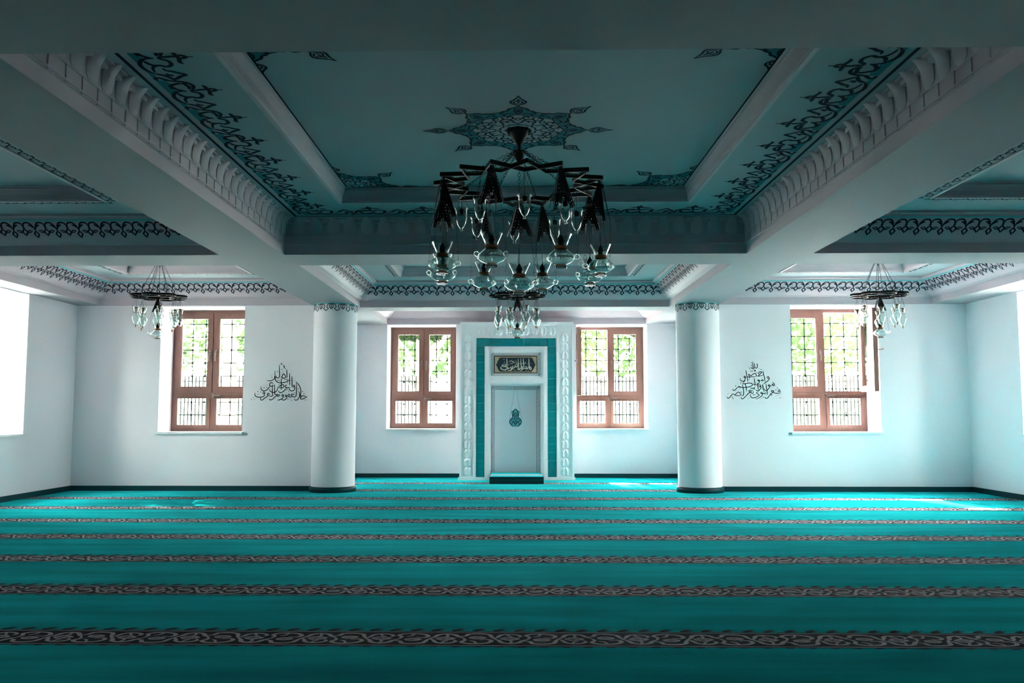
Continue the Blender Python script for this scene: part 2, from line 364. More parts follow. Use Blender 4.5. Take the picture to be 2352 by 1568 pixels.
BODY = P('.508,0 .475,.03 .452,.062 .42,.072 .405,.10 .385,.118 .372,.154 0,0'); INN = P('.335,0 .325,.035 .305,.062 .30,.09 .29,.12 0,0')
def medallion(mb, cx, cy, ks, clip):
    for k in ks:
        for sgn in (1, -1):
            ca, sa = math.cos(k * PI / 4), math.sin(k * PI / 4)
            def g(r, t, dz=EP):
                t = t * sgn; x = cx + r * ca - t * sa; y = cy + r * sa + t * ca
                x = min(max(x, clip[0]), clip[1]); y = min(max(y, clip[2]), clip[3]); return (x, y, ZT - dz)
            mb.cur = 1; mb.poly(BODY, lambda r, t: g(r, t, EP * .4)); mb.cur = 2; mb.poly(INN, lambda r, t: g(r, t, EP * .7))
            mb.cur = 0
            for st, w in WED: mb.ribbon(st, w * 1.45, g, sub=3)
m = MB(True); i = .762; X0, X1, Y0, Y1 = b[0] + i, b[1] - i, b[2] + i, b[3] - i
medallion(m, .03, 6.235, range(8), (-9, 9, -9, 99))
for cx, cy, ks in ((X0, Y0, (0, 1, 2)), (X1, Y0, (2, 3, 4)), (X1, Y1, (4, 5, 6)), (X0, Y1, (6, 7, 0))): medallion(m, cx, cy, ks, (X0, X1, Y0, Y1))
m.cur = 0
for x0, x1, y0, y1 in ((X0, X1, Y0, Y0 + .012), (X0, X1, Y1 - .012, Y1), (X0, X0 + .012, Y0, Y1), (X1 - .012, X1, Y0, Y1)):
    m.quad((x0, y0, ZT - EP), (x0, y1, ZT - EP), (x1, y1, ZT - EP), (x1, y0, ZT - EP))
m.build('painted_medallions', [M['navy'], M['teal'], M['ceil']], ceil_o, fix=False)['kind'] = 'stuff'

# ---- carved leaf frieze of the main bay: every leaf its own piece
def leaf_mesh():
    m = MB(); m.smooth = True
    rows = [(-.088, .012, .004), (-.082, .040, .012), (-.062, .060, .020), (-.02, .066, .030), (.03, .062, .044), (.058, .050, .070), (.080, .030, .098), (.094, .006, .118)]
    vs = []
    for z, w, d in rows: vs += [(-w, d * .35, z), (-w * .55, d * .9, z), (0, d * .62, z - .004), (w * .55, d * .9, z), (w, d * .35, z)]
    n = len(rows)
    fs = [(r * 5 + c, r * 5 + c + 1, r * 5 + c + 6, r * 5 + c + 5) for r in range(n - 1) for c in range(4)]
    m.add(vs, fs); m.smooth = False
    bk = [(-w, 0, min(z, .05)) for z, w, d in rows[:6]] + [(w, 0, min(z, .05)) for z, w, d in rows[:6]]; q = [(-w, d * .35, z) for z, w, d in rows[:6]] + [(w, d * .35, z) for z, w, d in rows[:6]]
    m.add(bk + q, [(r, r + 1, 12 + r + 1, 12 + r) for r in range(5)] + [(6 + r, 18 + r, 18 + r + 1, 6 + r + 1) for r in range(5)])
    u = [(-w, d * .35 - .006, z - .002) for z, w, d in rows[3:]] + [(w, d * .35 - .006, z - .002) for z, w, d in rows[3:]]
    m.add(u, [(r, 5 + r, 6 + r, r + 1) for r in range(4)])
    m.box(-.088, -.084, -.01, .0016, -.185, -.03)
    return m.build('leaf', M['plaster'], fix=False)
lf = leaf_mesh(); first = True
frieze = MB(True); rings(frieze, b, [(.0135, 2.795), (.021, 2.795), (.021, 2.805), (.0135, 2.805)])
frieze = frieze.build('leaf_frieze', M['plaster'], ceil_o, fix=False)
for k in range(4):
    L = lens(b, k); n = round((L - .12) / .172); st = (L - .12) / n
    f0 = side_fn(b, k, lambda t: (t, 2.972)); rz = (-PI / 2, PI, PI / 2, 0)[k]
    for i in range(n):
        p = f0(.06 + (i + .5) * st, .019); loc = (p[0], p[1] - KS * p[0], p[2])
        if first: o = lf; o.parent = frieze; first = False
        else: o = lf.copy(); COL.objects.link(o); o.parent = frieze
        o.location = loc; o.rotation_euler = (0, 0, rz)

# ------------------------------------------------------------------ carpet
YS = [-11.5 + 1.19 * q for q in range(11)] + [1.99, 3.18, 4.384, 5.545, 6.72, 7.912, 9.10, 10.315, 11.51, 12.74, 14.02]
BW = .142
carpet = MB(True)
ys = [-12.1] + [q for y in YS for q in (y - BW, y + BW)] + [15.3]
for i in range(len(ys) - 1):
    carpet.cur = i % 2; rec = ys[i] >= 12.5
    for x0, x1, a, c in ((XL, XR, ys[i], min(ys[i + 1], YW)), (XRL, XRR, max(ys[i], YW), ys[i + 1])):
        if c > a: carpet.quad((x0, a, 0), (x1, a, 0), (x1, c, 0), (x0, c, 0))
carpet.cur = 0; carpet.box(XL, XR, -12.1, YW, -.01, -.003); carpet.box(XRL, XRR, YW, 15.3, -.01, -.003)
co = tag(carpet.build('carpet', [M['carpet'], M['band']], fix=False), 'teal prayer carpet with patterned navy and beige stripes covering the whole floor', 'carpet')
UNI = [(P('0,.5 .06,.62 .1,.78 .2,.87 .34,.84 .42,.72 .38,.62'), .030), (P('0,.5 .08,.36 .12,.2 .24,.12 .38,.18 .44,.34 .52,.45'), .034), (P('.52,.45 .56,.62 .5,.76 .58,.88 .74,.9 .9,.84 .97,.68 .9,.56 .78,.6'), .032),
       (P('.44,.34 .56,.28 .6,.12 .76,.09 .92,.16 .96,.34 1,.5'), .032), (P('.1,.5 .2,.62 .3,.58 .38,.5 .3,.42 .2,.4 .1,.5'), .03), (P('.62,.45 .72,.52 .86,.44 .78,.34 .66,.36 .62,.45'), .028),
       (P('.24,.12 .28,.3 .22,.38'), .02), (P('.74,.9 .7,.72 .62,.66'), .02), (P('.2,.87 .24,.72 .3,.68'), .02), (P('.15,.5 .3,.5'), .045), (P('.66,.43 .8,.43'), .04)]
m = MB(True)
for y in YS[11:]:
    x0, x1 = (XL, XR) if y < YW - .1 else (XRL, XRR)
    y1 = y
    for dy in (-BW + .016, BW - .016):
        m.cur = 1; m.quad((x0, y + dy - .0045, .001), (x1, y + dy - .0045, .001), (x1, y + dy + .0045, .001), (x0, y + dy + .0045, .001))
    n = int((x1 - x0) / .31)
    for i in range(n):
        xa = x0 + (x1 - x0) / n * i; fl = i % 2
        g = lambda u, v: (xa + u * (x1 - x0) / n, y + ((1 - v if fl else v) - .5) * .235, .0012)
        m.cur = 1
        for st, w in UNI:
            ht = w; m.ribbon(st, w * 2.3, g, sub=2)
    nt = int((x1 - x0) / .105); m.cur = 0
    for i in range(nt):
        xa = x0 + (x1 - x0) / nt * i
        m.poly([(xa, y + BW), (xa + .03, y + BW + .012), (xa + .075, y + BW + .045), (xa + .04, y + BW + .040), (xa + .055, y + BW + .062), (xa + .015, y + BW + .045), (xa - .01, y + BW + .02)], lambda a, c: (a, c, .001))
        m.poly([(xa, y - BW), (xa + .02, y - BW - .014), (xa + .045, y - BW - .014), (xa + .06, y - BW)], lambda a, c: (a, c, .001))
    m.quad((x0, y + BW, .0008), (x1, y + BW, .0008), (x1, y + BW + .006, .0008), (x0, y + BW + .006, .0008))
m.build('woven_pattern', [M['band'], M['beige']], co, fix=False)['kind'] = 'stuff'

# ------------------------------------------------------------------ columns
def column(x, y, label):
    t = tag(empty('column', (x, y, 0)), label, 'column', 'round columns before the niche'); r = .31
    m = MB(); m.lathe([(r, 0), (r, ZS + .01)], 64); m.build('shaft', M['wall'], t, fix=False)
    m = MB(); m.lathe([(r, 0), (r + .022, 0), (r + .022, .078), (r, .078)], 64); m.build('base_ring', M['skirt'], t)
    m = MB(); n = 12; q = r + .0018
    m.cur = 1; m.lathe([(q - .0006, ZS - .001), (q - .0006, ZS - .022)], 64); m.smooth = False; m.cur = 0
    for i in range(n):
        def g(u, v): a = (i + u) / n * 2 * PI + PI / 12; return (q * math.cos(a), q * math.sin(a), ZS - .018 - v)
        sx = 1 / .162
        for st, w in ((P('0,.100 .03,.076 .034,.066 .018,.05 .022,.018 .05,.002 .081,.002 .112,.002 .14,.018 .144,.05 .128,.066 .132,.076 .162,.100'), .011),
                   (P('.081,.022 .062,.012 .05,.03 .058,.052 .081,.075 .104,.052 .112,.03 .1,.012 .081,.022'), .010), (P('.081,.03 .07,.045 .081,.06 .092,.045 .081,.03'), .008)):
            m.ribbon([(a, c) for a, c in st], w, lambda u, v: g(u * sx, v), sub=3, taper=False)
    m.build('painted_band', [M['navy'], M['teal2']], t, fix=False)
column(-2.60, 12.60, 'white round column left of the mihrab niche, navy scalloped band at top')
column(2.66, 12.60, 'white round column right of the mihrab niche, navy scalloped band at top')

# ------------------------------------------------------------------ windows
def frame_rect(m, x0, x1, z0, z1, w, y0, y1, wb=None):
    wb = wb or w
    m.box(x0, x0 + w, y0, y1, z0, z1); m.box(x1 - w, x1, y0, y1, z0, z1)
    m.box(x0 + w, x1 - w, y0, y1, z1 - w, z1); m.box(x0 + w, x1 - w, y0, y1, z0, z0 + wb)
def handle(parent, x, y, z, sx, horiz=True):
    m = MB(); m.box(x - .012, x + .012, y - .008, y, z - .035, z + .035); m.box(x - .007, x + .007, y - .045, y - .008, z - .007, z + .007)
    if horiz: m.box(min(x, x + sx * .12), max(x, x + sx * .12), y - .052, y - .038, z - .008, z + .008)
    else: m.box(x - .008, x + .008, y - .052, y - .038, z - .13, z)
    m.build('handle', M['chrome'], parent)
def sash(parent, x0, x1, z0, z1, left, open_deg, handle_sx, hz=True):
    hx = x0 if left else x1
    m = MB(); frame_rect(m, x0 - hx, x1 - hx, z0, z1, .078, -.035, .03)
    frame_rect(m, x0 - hx + .078, x1 - hx - .078, z0 + .078, z1 - .078, .010, -.018, .02)
    s = m.build('sash', M['wood'], parent); s.location = (hx, 0, 0)
    if open_deg: s.rotation_euler = (0, 0, math.radians(-open_deg if left else open_deg))
    m = MB(); m.box(x0 - hx + .08, x1 - hx - .08, -.003, .003, z0 + .08, z1 - .08); m.build('pane', M['pane'], s)
    e = (x1 - hx - .04) if left else (x0 - hx + .04)
    handle(s, e, -.035, (z0 + z1) / 2, handle_sx, hz)
def window(name, loc, rz, w, lo=0, ro=0, depth=.46, cover=''):
    t = struct(empty(name, loc, rz)); h = Z1 - Z0; hw = w / 2
    m = MB(); frame_rect(m, 0, w, 0, h, .052, -.02, .05); m.box(.052, w - .052, -.02, .05, .535, .60)
    m.box(hw - .055, hw + .055, -.02, .05, .052, .54); m.box(hw - .022, hw + .022, -.02, .05, .60, h - .052)
    m.box(.03, .09, -.028, -.018, .012, .022); m.box(hw - .05, hw + .05, -.028, -.018, .012, .022); m.box(w - .2, w - .09, -.028, -.018, .012, .022)
    m.build('frame', M['wood'], t)
    m = MB()
    for a, c in ((.052, hw - .03), (hw + .03, w - .052)): frame_rect(m, a, c, .052, .545, .045, -.034, .028)
    m.box(.052, w - .052, -.034, .028, .49, .575)
    o = m.build('lower_sash', M['wood'], t); handle(o, hw + .02, -.034, .535, 1)
    for a, c in ((.09, hw - .07), (hw + .07, w - .09)):
        m = MB(); m.box(a, c, .0, .006, .09, .50); m.build('pane', M['pane'], t)
    sash(t, .045, hw - .006, .585, h - .045, True, lo, 1 if lo else -1, bool(lo)); sash(t, hw + .006, w - .045, .585, h - .045, False, ro, 1 if name == 'window_3' else -1, ro > 0 or name == 'window_3')
    m = MB(); m.box(-.02 if not cover else 0, w + (.02 if not cover else 0), -.55 if depth > .3 else -.3, .05, -.032, 0); m.build('sill', M['marble'], t)
    m = MB(); x = (w / 2) % .2 + .0
    while x < w + .05: m.tube([(x, .20, -.05), (x, .20, h + .05)], .0070, 5); x += .2
    z = .04
    while z < h + .05: m.tube([(-.02, .205, z), (w + .02, .205, z)], .0058, 5); z += .2
    m.build('grille_bars', M['grille'], t, fix=False)
    z = .04; m = MB()
    while z < h:
        x = (w / 2) % .2
        while x < w:
            m.lathe([(0, .018), (.013, .013), (.018, 0), (.013, -.013), (0, -.018)], 6, (x, .20, z)); x += .2
        z += .2
    m.build('grille_knots', M['grille'], t, fix=False)
    return t
sk = -math.atan(KS)
window('window_1', (WIN['l'][0], 13.12, Z0), sk, 1.23)
window('window_2', (WIN['cl'][0], 15.80, Z0), sk, 1.215)
window('window_3', (WIN['cr'][0], 15.80, Z0), sk, 1.245, lo=88)
window('window_4', (WIN['r'][0], 13.14, Z0), sk, 1.26, ro=88)
window('window_5', (XL - .50, WIN['side'][0], Z0), PI / 2, 1.24)
window('window_6', (XR + .50, WIN['side'][1], Z0), -PI / 2, 1.24)
window('window_7', (XRL - .30, WIN['niche'][0], Z0), PI / 2, .84, depth=.2)
window('window_8', (XRR + .30, WIN['niche'][1], Z0), -PI / 2, .84, depth=.2)

# ------------------------------------------------------------------ mihrab
YF = 14.75; mh = tag(empty('mihrab', (.05, YF, 0)), 'white carved mihrab niche framed with teal glazed tiles on the back wall', 'niche')
def mbx(x0, x1, y0, y1, z0, z1, m): m.box(x0 - .05, x1 - .05, y0 - YF, y1 - YF, z0, z1)
m = MB()
D2 = YR + .004
for x0, x1 in ((-.913, -.402), (.464, 1.015)): mbx(x0, x1, YF, D2, 0, 2.665, m)
mbx(-.402, .464, YF, D2, 1.70, 2.665, m); mbx(-.402, .464, YF + .24, D2, 0, 1.70, m)
mbx(-.402, .464, YF + .03, D2, 1.60, 1.70, m)
for x0, x1 in ((-.930, -.36), (.42, 1.03)): mbx(x0, x1, YF - .018, YF, 0, .05, m)
m.build('surround', M['carved'], mh, fix=False)
m = MB()
for x0, x1 in ((-.913, -.885), (-.662, -.640), (.725, .745), (.985, 1.015)): mbx(x0, x1, YF - .02, YF, .05, 2.664 if abs(x0) > .8 else 2.4, m)
mbx(-.885, .985, YF - .021, YF, 2.62, 2.663, m); mbx(-.6615, .7445, YF - .0215, YF, 2.392, 2.412, m)
mbx(-.886, .986, YF - .014, YF, 2.600, 2.621, m)
m.build('border_moulding', M['carved'], mh, fix=False)
# inner mouldings around the plaque and the niche
m = MB()
for x0, x1, d in ((-.494, -.455, .012), (.535, .572, .012), (-.455, -.425, .024), (.505, .535, .024)): mbx(x0, x1, YF - d, YF, .05, 2.247, m)
mbx(-.4935, .5715, YF - .0125, YF, 2.2121, 2.2465, m); mbx(-.4545, .5345, YF - .0245, YF, 2.19, 2.212, m)
for z0, z1, d in ((1.615, 1.64, .020), (1.64, 1.665, .034), (1.665, 1.695, .022), (1.695, 1.71, .012)): mbx(-.455, .535, YF - d, YF + .03, z0, z1, m)
m.build('inner_moulding', M['carved'], mh, fix=False)
# tiles: every tile its own piece, grout behind
m = MB()
for x0, x1, z0, z1 in ((-.634, -.494, .04, 2.385), (.574, .716, .04, 2.385), (-.494, .574, 2.250, 2.385)): mbx(x0, x1, YF - .008, YF, z0, z1, m)
m.build('grout_bed', M['grout'], mh)
def tile_mesh(w, h):
    m = MB(); g = .0022; c = .004
    m.add([(g, 0, g), (w - g, 0, g), (w - g, 0, h - g), (g, 0, h - g), (g + c, -.005, g + c), (w - g - c, -.005, g + c), (w - g - c, -.005, h - g - c), (g + c, -.005, h - g - c)],
          [(4, 5, 6, 7), (0, 1, 5, 4), (1, 2, 6, 5), (2, 3, 7, 6), (3, 0, 4, 7)]); return m.mesh('tile', M['tile'])
tm = tile_mesh(.1375, .1375); tms = tile_mesh(.1375, .045); tmt = tile_mesh(.1352, .1375)
def put(me, x, z):
    o = bpy.data.objects.new('tile', me); COL.objects.link(o); o.parent = mh; o.location = (x - .05, -.008, z); o.rotation_euler = (R.uniform(-.006, .006), 0, R.uniform(-.006, .006))
for x in (-.633, .5765):
    for k in range(17): put(tm, x, 2.386 - .1375 * (k + 1))
    o = put(tms, x, .003 + .001) if False else None
for k in range(8): put(tmt, -.4955 + k * .1340, 2.2485)
# carved leaves of the outer band
def carve():
    m = MB(); vs = []; rows = [(-.072, .030, .001), (-.05, .068, .006), (0, .074, .011), (.045, .058, .019), (.074, .022, .012)]
    for z, w, d in rows: vs += [(-w, -d * .3, z), (-w * .5, -d, z - .004), (0, -d * .5, z), (w * .5, -d, z - .004), (w, -d * .3, z)]
    m.add(vs, [(r * 5 + c, r * 5 + c + 1, r * 5 + c + 6, r * 5 + c + 5) for r in range(4) for c in range(4)])
    n = len(vs); m.add([(-.06, 0, -.07), (.06, 0, -.07), (.07, 0, 0), (.05, 0, .06), (-.05, 0, .06), (-.07, 0, 0)], [(0, 1, 2, 3, 4, 5)])
    return m.mesh('leaf', M['carved'])
cm = carve()
def putl(x, z, r):
    o = bpy.data.objects.new('leaf', cm); COL.objects.link(o); o.parent = mh; o.location = (x - .05, -.001, z); o.rotation_euler = (0, r, 0)
for k in range(16):
    for x in (-.772, .862): putl(x, .14 + k * .150, 0)
for k in range(9): putl(-.55 + k * .150, 2.505, PI)
# niche back panel with interlaced painted border
def flat(x, z, yy=0): return (x - .05, yy, z)
m = MB(); yb = .235
m.box(-.402 - .05, .464 - .05, yb - .014, yb + .004, .10, 1.60); m.build('niche_panel', M['wall'], mh)
m = MB(); yn = yb - .016
gN = lambda x, z: flat(x, z, yn)
def guill(m, g, x0, x1, z0, z1, w, ww=.005, open_bottom=False):
    for d in (0, w):
        pts = [(x0 + d, z0 if open_bottom else z0 + d), (x0 + d, z1 - d), (x1 - d, z1 - d), (x1 - d, z0 if open_bottom else z0 + d)]
        for a, c in zip(pts, pts[1:]): m.ribbon([a, c], ww, g, taper=False, sub=1)
        if not open_bottom: m.ribbon([pts[3], pts[0]], ww, g, taper=False, sub=1)
    h = .075; n = int((z1 - z0) / h)
    for xa in (x0, x1 - w):
        for i in range(n):
            za = z0 + (z1 - z0) / n * i
            for s in (0, h / 2 * .9): m.ribbon([(xa, za + s), (xa + w * .5, za + s + h * .25), (xa + w * .5, za + s + h * .55), (xa + w, za + s + h * .8)], ww * .9, g, sub=2)
    n = int((x1 - x0) / h)
    for zb in ((z1 - w,) if open_bottom else (z0, z1 - w)):
        for i in range(n):
            xa = x0 + (x1 - x0) / n * i
            for s in (0, h / 2 * .9): m.ribbon([(xa + s, zb), (xa + s + h * .25, zb + w * .5), (xa + s + h * .55, zb + w * .5), (xa + s + h * .8, zb + w)], ww * .9, g, sub=2)
guill(m, gN, -.385, .440, .11, 1.575, .050, open_bottom=True); m.build('interlace_border', M['navy'], mh, fix=False)
# painted hanging lamp in the niche
m = MB(); g = lambda x, y: gN(.030 + (x - 505) / 14.26 * .00795, .905 + (1360 - y) / 14.26 * .00795)
m.cur = 3; m.ribbon([(480, 150), (420, 600), (310, 1190)], 9, g, taper=False); m.ribbon([(530, 150), (590, 600), (705, 1190)], 9, g, taper=False)
g2 = lambda x, y: (lambda p: (p[0], p[1] + .0006, p[2]))(g(x, y))
m.cur = 1; m.poly(P('430,1375 370,1330 335,1270 335,1210 370,1150 430,1100 400,920 505,830 610,920 580,1100 640,1150 680,1210 680,1270 640,1330 580,1375'), g2)
m.cur = 0
for sg in (1, -1):
    q = lambda x, y: g(505 + sg * (x - 505), y)
    for s, w in (('505,1375 590,1375 645,1330 682,1270 680,1210 640,1145 590,1100 610,1000 622,915', 24), ('622,915 580,940 560,900 505,850', 22), ('505,960 540,1010 505,1080', 18), ('505,1080 545,1130 505,1200', 18),
                 ('505,1200 560,1230 620,1220 650,1180', 20), ('505,1300 560,1260 620,1290 600,1340', 20), ('505,1230 540,1290 505,1350', 18), ('560,940 575,1030 545,1080', 22), ('545,1130 590,1170 620,1160', 18)):
        m.ribbon(P(s), w, q)
m.build('painted_lamp', [M['navy'], M['teal2'], M['ceil'], mat('grey_line', (.35, .36, .37), .7)], mh, fix=False)
# plaque
m = MB(); m.box(-.333 - .05, .398 - .05, -.018, 0, 1.790, 2.087); pl = m.build('plaque', M['brown'], mh)
m = MB(); m.box(-.318 - .05, .383 - .05, -.0195, -.017, 1.805, 2.072); m.build('gold_border', M['gold'], pl)
gp = lambda x, y: flat(-.333 + (x - 395) / 1565 * .731, 2.087 - (y - 425) / 605 * .297, -.0225)
m = MB(); m.cur = 0; gq = lambda x, y: (lambda p: (p[0], p[1] + .0012, p[2]))(gp(x, y))
m.poly(P('455,735 500,690 520,620 560,560 600,490 1760,490 1810,560 1845,630 1870,690 1900,735 1870,790 1845,850 1800,920 1750,970 600,970 560,920 520,850 500,790'), gq)
m.build('dark_field', M['plaque'], pl, fix=False)
m = MB()
for s, w in (('855,520 862,650 868,830', 28), ('1270,520 1275,700 1290,860 1320,890 1280,905 1240,870', 28), ('1365,520 1370,700 1380,840 1330,880 1240,900', 28), ('1455,520 1465,700 1480,860', 28), ('1655,520 1660,700 1670,880', 28),
             ('1480,860 1440,850 1410,800 1370,830 1400,880 1450,870 1380,930 1330,930', 26), ('1480,860 1530,880 1560,840 1550,800 1590,880 1620,860 1625,790', 26), ('1670,880 1720,905 1745,860 1710,820 1680,850 1700,900', 26),
             ('1250,720 1240,800 1200,810 1150,790 1130,830 1090,850 1040,900 1000,940', 28), ('1090,770 1050,820 1100,850', 24), ('1010,800 980,840 1030,850 1020,900 960,930 880,935', 28), ('960,860 900,850 840,820 920,850', 26), ('940,865 860,880 780,910 700,900 640,860 660,800', 30),
             ('820,700 825,790 790,800 785,700', 22), ('785,800 740,800 735,700', 22), ('735,800 690,790 700,740 660,760', 22), ('640,860 630,830 670,830', 24), ('1560,680 1520,640 1530,685 1200,690', 12),
             ('930,640 990,600 1060,620 1100,640', 16), ('960,680 1040,700 1090,650 1180,680', 14), ('1040,560 1050,640', 14), ('1110,580 1120,680', 14), ('1180,560 1185,660', 14), ('1210,600 1220,690', 14),
             ('1590,720 1640,690', 12), ('1700,700 1745,690', 12)): m.ribbon(P(s), w, gp)
for x, y in ((1700, 785), (1550, 795), (1630, 940), (1215, 710), (1165, 750), (1190, 750), (805, 940), (770, 650), (920, 730), (1120, 920), (1180, 930), (755, 550), (1560, 960 - 20)): m.disc((x, y), 15, gp, 6)
m.build('gold_lettering', M['cream'], pl, fix=False)
m = MB(); guill(m, lambda x, z: flat(x, z, -.0022), -.377, .45, 1.752, 2.132, .040, .004); m.build('interlace_border', M['navy'], mh, fix=False)
# step in front of the niche
st = tag(empty('step', (.045, 13.93, 0)), 'low carpeted step at the foot of the mihrab niche with dark patterned front', 'step')
m = MB(); m.box(-.425, .425, .0, 1.03, 0, .105); m.build('body', M['band'], st)
m = MB(); m.box(-.428, .428, .02, 1.028, .105, .112); m.build('carpet_top', M['carpet'], st)
m = MB(); m.box(-.428, .428, .32, .52, .1115, .1135); m.build('carpet_stripe', M['beige'], st)
m = MB(); m.box(-.430, .430, -.006, .02, .0, .112); m.build('front_cloth', M['skirt'], st)
m = MB()
for i in range(24):
    g = lambda u, v: (-.41 + (i + u) * .0342, -.0075, .035 + v)
    m.ribbon([(.05 , 0), (.2, .022), (.5, .030), (.8, .022), (.95, 0)], .0045, lambda u, v: g(u, v), sub=1); m.ribbon([(.3, 0), (.5, -.012), (.7, 0)], .004, g, sub=1)
m.build('chain_stitch', mat('dull_green_stitch', (.05, .2, .2), .8), st, fix=False)

# ------------------------------------------------------------------ wall lettering
def lettering(name, strokes, dots, thin, g, label, t=1.0):
    m = MB()
    for s in strokes: m.ribbon(P(s), 24 * t, g)
    for s in thin: m.ribbon(P(s), 9 * t, g, sub=2)
    for x, y in dots: m.poly([(x - 17, y), (x, y - 15), (x + 17, y), (x, y + 15)], g)
    tag(m.build(name, M['ink'], fix=False), label, 'calligraphy')
YC1 = YW - .003
def gl(x, y):
    X = -3.823 + (560 + x / 12.06 - 575) * .00634; return (X, YC1 - KS * X, 1.302 + (919 - 810 - y / 12.06) * .00631)
SL = '''955,330 960,500 968,640 945,690 900,690 872,640|835,490 838,620 848,710 880,790 950,825 1040,830 1140,810 1215,768 1160,735 1095,740|1000,690 1040,650 1072,575 1130,640 1128,690 1060,692 1030,650 1070,625
1165,460 1172,600 1178,700|1245,560 1250,760 1252,900|1310,650 1318,800 1318,960|1200,765 1300,758|872,640 855,695 820,650 835,700 770,755 690,775 610,765|1060,340 1095,380 1085,430
1345,905 1375,895 1392,930 1360,950 1345,905|1392,930 1400,980 1370,1040 1310,1055 1250,1020 1245,970|1190,890 1135,905 1135,955 1200,965 1275,960|1180,970 1110,1040 1040,1095 975,1095 945,1050|1275,960 1240,960
905,965 960,940 1020,890 1080,890 1090,945 1040,970 950,970|925,965 915,1020 860,1085 780,1095 715,1060 690,1000|1015,700 1018,860 1018,1030|850,900 770,925 705,920 700,860 750,825 805,850|715,915 670,985 600,1040 520,1050 465,1010 455,930
775,860 776,1020 778,1180 740,1205 690,1190|830,870 838,1040 850,1150 895,1165 905,1130|1740,1220 1660,1265 1575,1285 1570,1240 1620,1190 1740,1220|1430,800 1500,880 1550,970 1568,1080 1560,1180 1565,1285|1440,820 1445,1000 1440,1180 1400,1225 1340,1215
1500,1060 1535,1130 1530,1220 1480,1295 1420,1310 1385,1270|1395,1165 1330,1140 1305,1180 1370,1215|1340,1215 1280,1225 1215,1205 1230,1150 1270,1170 1250,1205|1130,1200 1150,1165 1180,1195 1140,1215 1130,1200|1180,1195 1175,1265 1100,1310 1030,1290
1040,1180 1065,1150 1090,1180 1050,1200 1040,1180|1090,1180 1070,1250 990,1300 920,1310|990,1165 930,1155 905,1195 960,1195 990,1165|905,1195 850,1225 780,1290 715,1305 705,1265|725,1165 665,1120 640,1155 700,1185
640,1155 650,1195 560,1260 500,1310 450,1290 460,1240|510,1110 540,1080 565,1115 530,1140 510,1110|565,1115 560,1180 500,1220 400,1228 320,1205 290,1160 300,1110'''
lettering('left_wall_calligraphy', [q for l in SL.split('\n') for q in l.split('|')],
          [(370, 1075), (460, 1085), (545, 965), (625, 960), (755, 680), (960, 885), (1190, 830), (1185, 1020), (1235, 1075), (1395, 1110), (1495, 1000), (1655, 1135), (1620, 1075), (810, 1190), (920, 765), (965, 765), (1055, 715), (1130, 440), (1010, 300), (905, 520), (1030, 460)],
          ['710,650 800,590', '640,840 830,770', '1000,555 1135,490', '560,910 660,880', '1060,1090 1190,1035', '1100,1110 1165,1095', '260,1305 400,1245', '240,1225 255,1255 285,1235', '185,1290 200,1310 205,1260', '1200,1270 1215,1300 1240,1270', '1285,1280 1310,1320 1340,1310', '1680,1290 1695,1320 1715,1290', '1770,1280 1780,1320', '370,1130 380,1165 400,1130', '830,1305 890,1270', '990,290 1010,320 1040,290', '1370,800 1410,770', '580,800 600,830', '405,1010 415,1040', '530,900 545,860', '600,1285 605,1300', '655,1240 660,1290'], gl,
          'triangle of black Arabic calligraphy on the wall right of the left window')
def gr(x, y):
    X = 3.067 + (1650 + x / 12.06 - 1666) * .00628; return (X, YC1 - KS * X, 1.320 + (915 - 810 - y / 12.06) * .00632)
SR = '''930,235 938,340 942,430 900,425 915,385|980,280 985,400 950,430|985,400 1020,420 1050,410 1060,330 1040,290|960,450 975,500 1000,500 1000,460|735,480 750,560 770,680 785,810|1205,490 1225,590 1245,680 1260,810
1235,600 1150,630 1075,640 1120,590 1180,530 1120,525 1085,560 1100,610|1075,640 1030,630 1010,580 970,565 920,600 860,640 930,660 1030,640|870,635 830,600 810,590 830,650 850,690 800,660 760,665|760,665 720,680 680,680 700,640 720,660 715,720 680,775 620,780 580,740 578,700
1310,670 1350,650 1375,690 1330,700 1310,670|1375,690 1375,730 1310,790 1205,865|965,690 975,790 985,880 960,880 940,840|1215,750 1185,735 1165,760 1200,775 1215,750|1165,760 1110,775 1060,770 1080,740 1105,770 1080,850 1030,885 985,880
720,760 660,820 655,850 720,850 820,830 900,850 910,890 840,930 720,950 620,955 560,930 520,925 560,960 585,985|530,930 470,975 420,1030 375,1030 375,990|630,860 650,960 665,1080 650,1170 600,1165|710,830 730,930 745,1060|1040,820 1055,900 1070,1030
980,930 960,975 910,970 870,975 850,955|1080,910 1110,880 1140,900 1110,940 1080,910|1140,900 1140,960 1080,1040 1020,1040 1000,1010|1190,860 1205,960 1230,1080|1190,870 1170,1010|1280,850 1295,950 1310,1080 1315,1160
1460,800 1500,840 1520,890 1470,900 1455,860 1500,880|1455,890 1400,910 1340,910 1360,880 1390,900 1370,960 1300,1040 1250,1020 1235,980|1610,1040 1640,1010 1665,1050 1620,1070 1610,1040|1665,1050 1670,1100 1600,1115 1540,1110 1500,1100 1420,1050 1490,1040 1480,1080 1430,1110 1395,1140 1450,1150 1400,1180
1400,1150 1360,1190 1310,1250 1260,1245 1250,1215|1270,1080 1260,1140 1225,1110 1180,1125 1130,1110 1160,1080 1180,1130 1150,1190 1060,1250 985,1270|1090,1075 1010,1095 1050,1130 1090,1160 1040,1200 940,1240 870,1220 850,1170 860,1130|905,1010 930,1090 905,1115 860,1090 800,1050 860,1030 870,1060 800,1110 760,1140 790,1150
780,1130 720,1190 650,1255 600,1260 590,1210|600,1165 570,1140 560,1100 510,1080 460,1120 420,1160 520,1180 590,1160|420,1160 370,1130 330,1160 270,1230 220,1250 200,1200'''
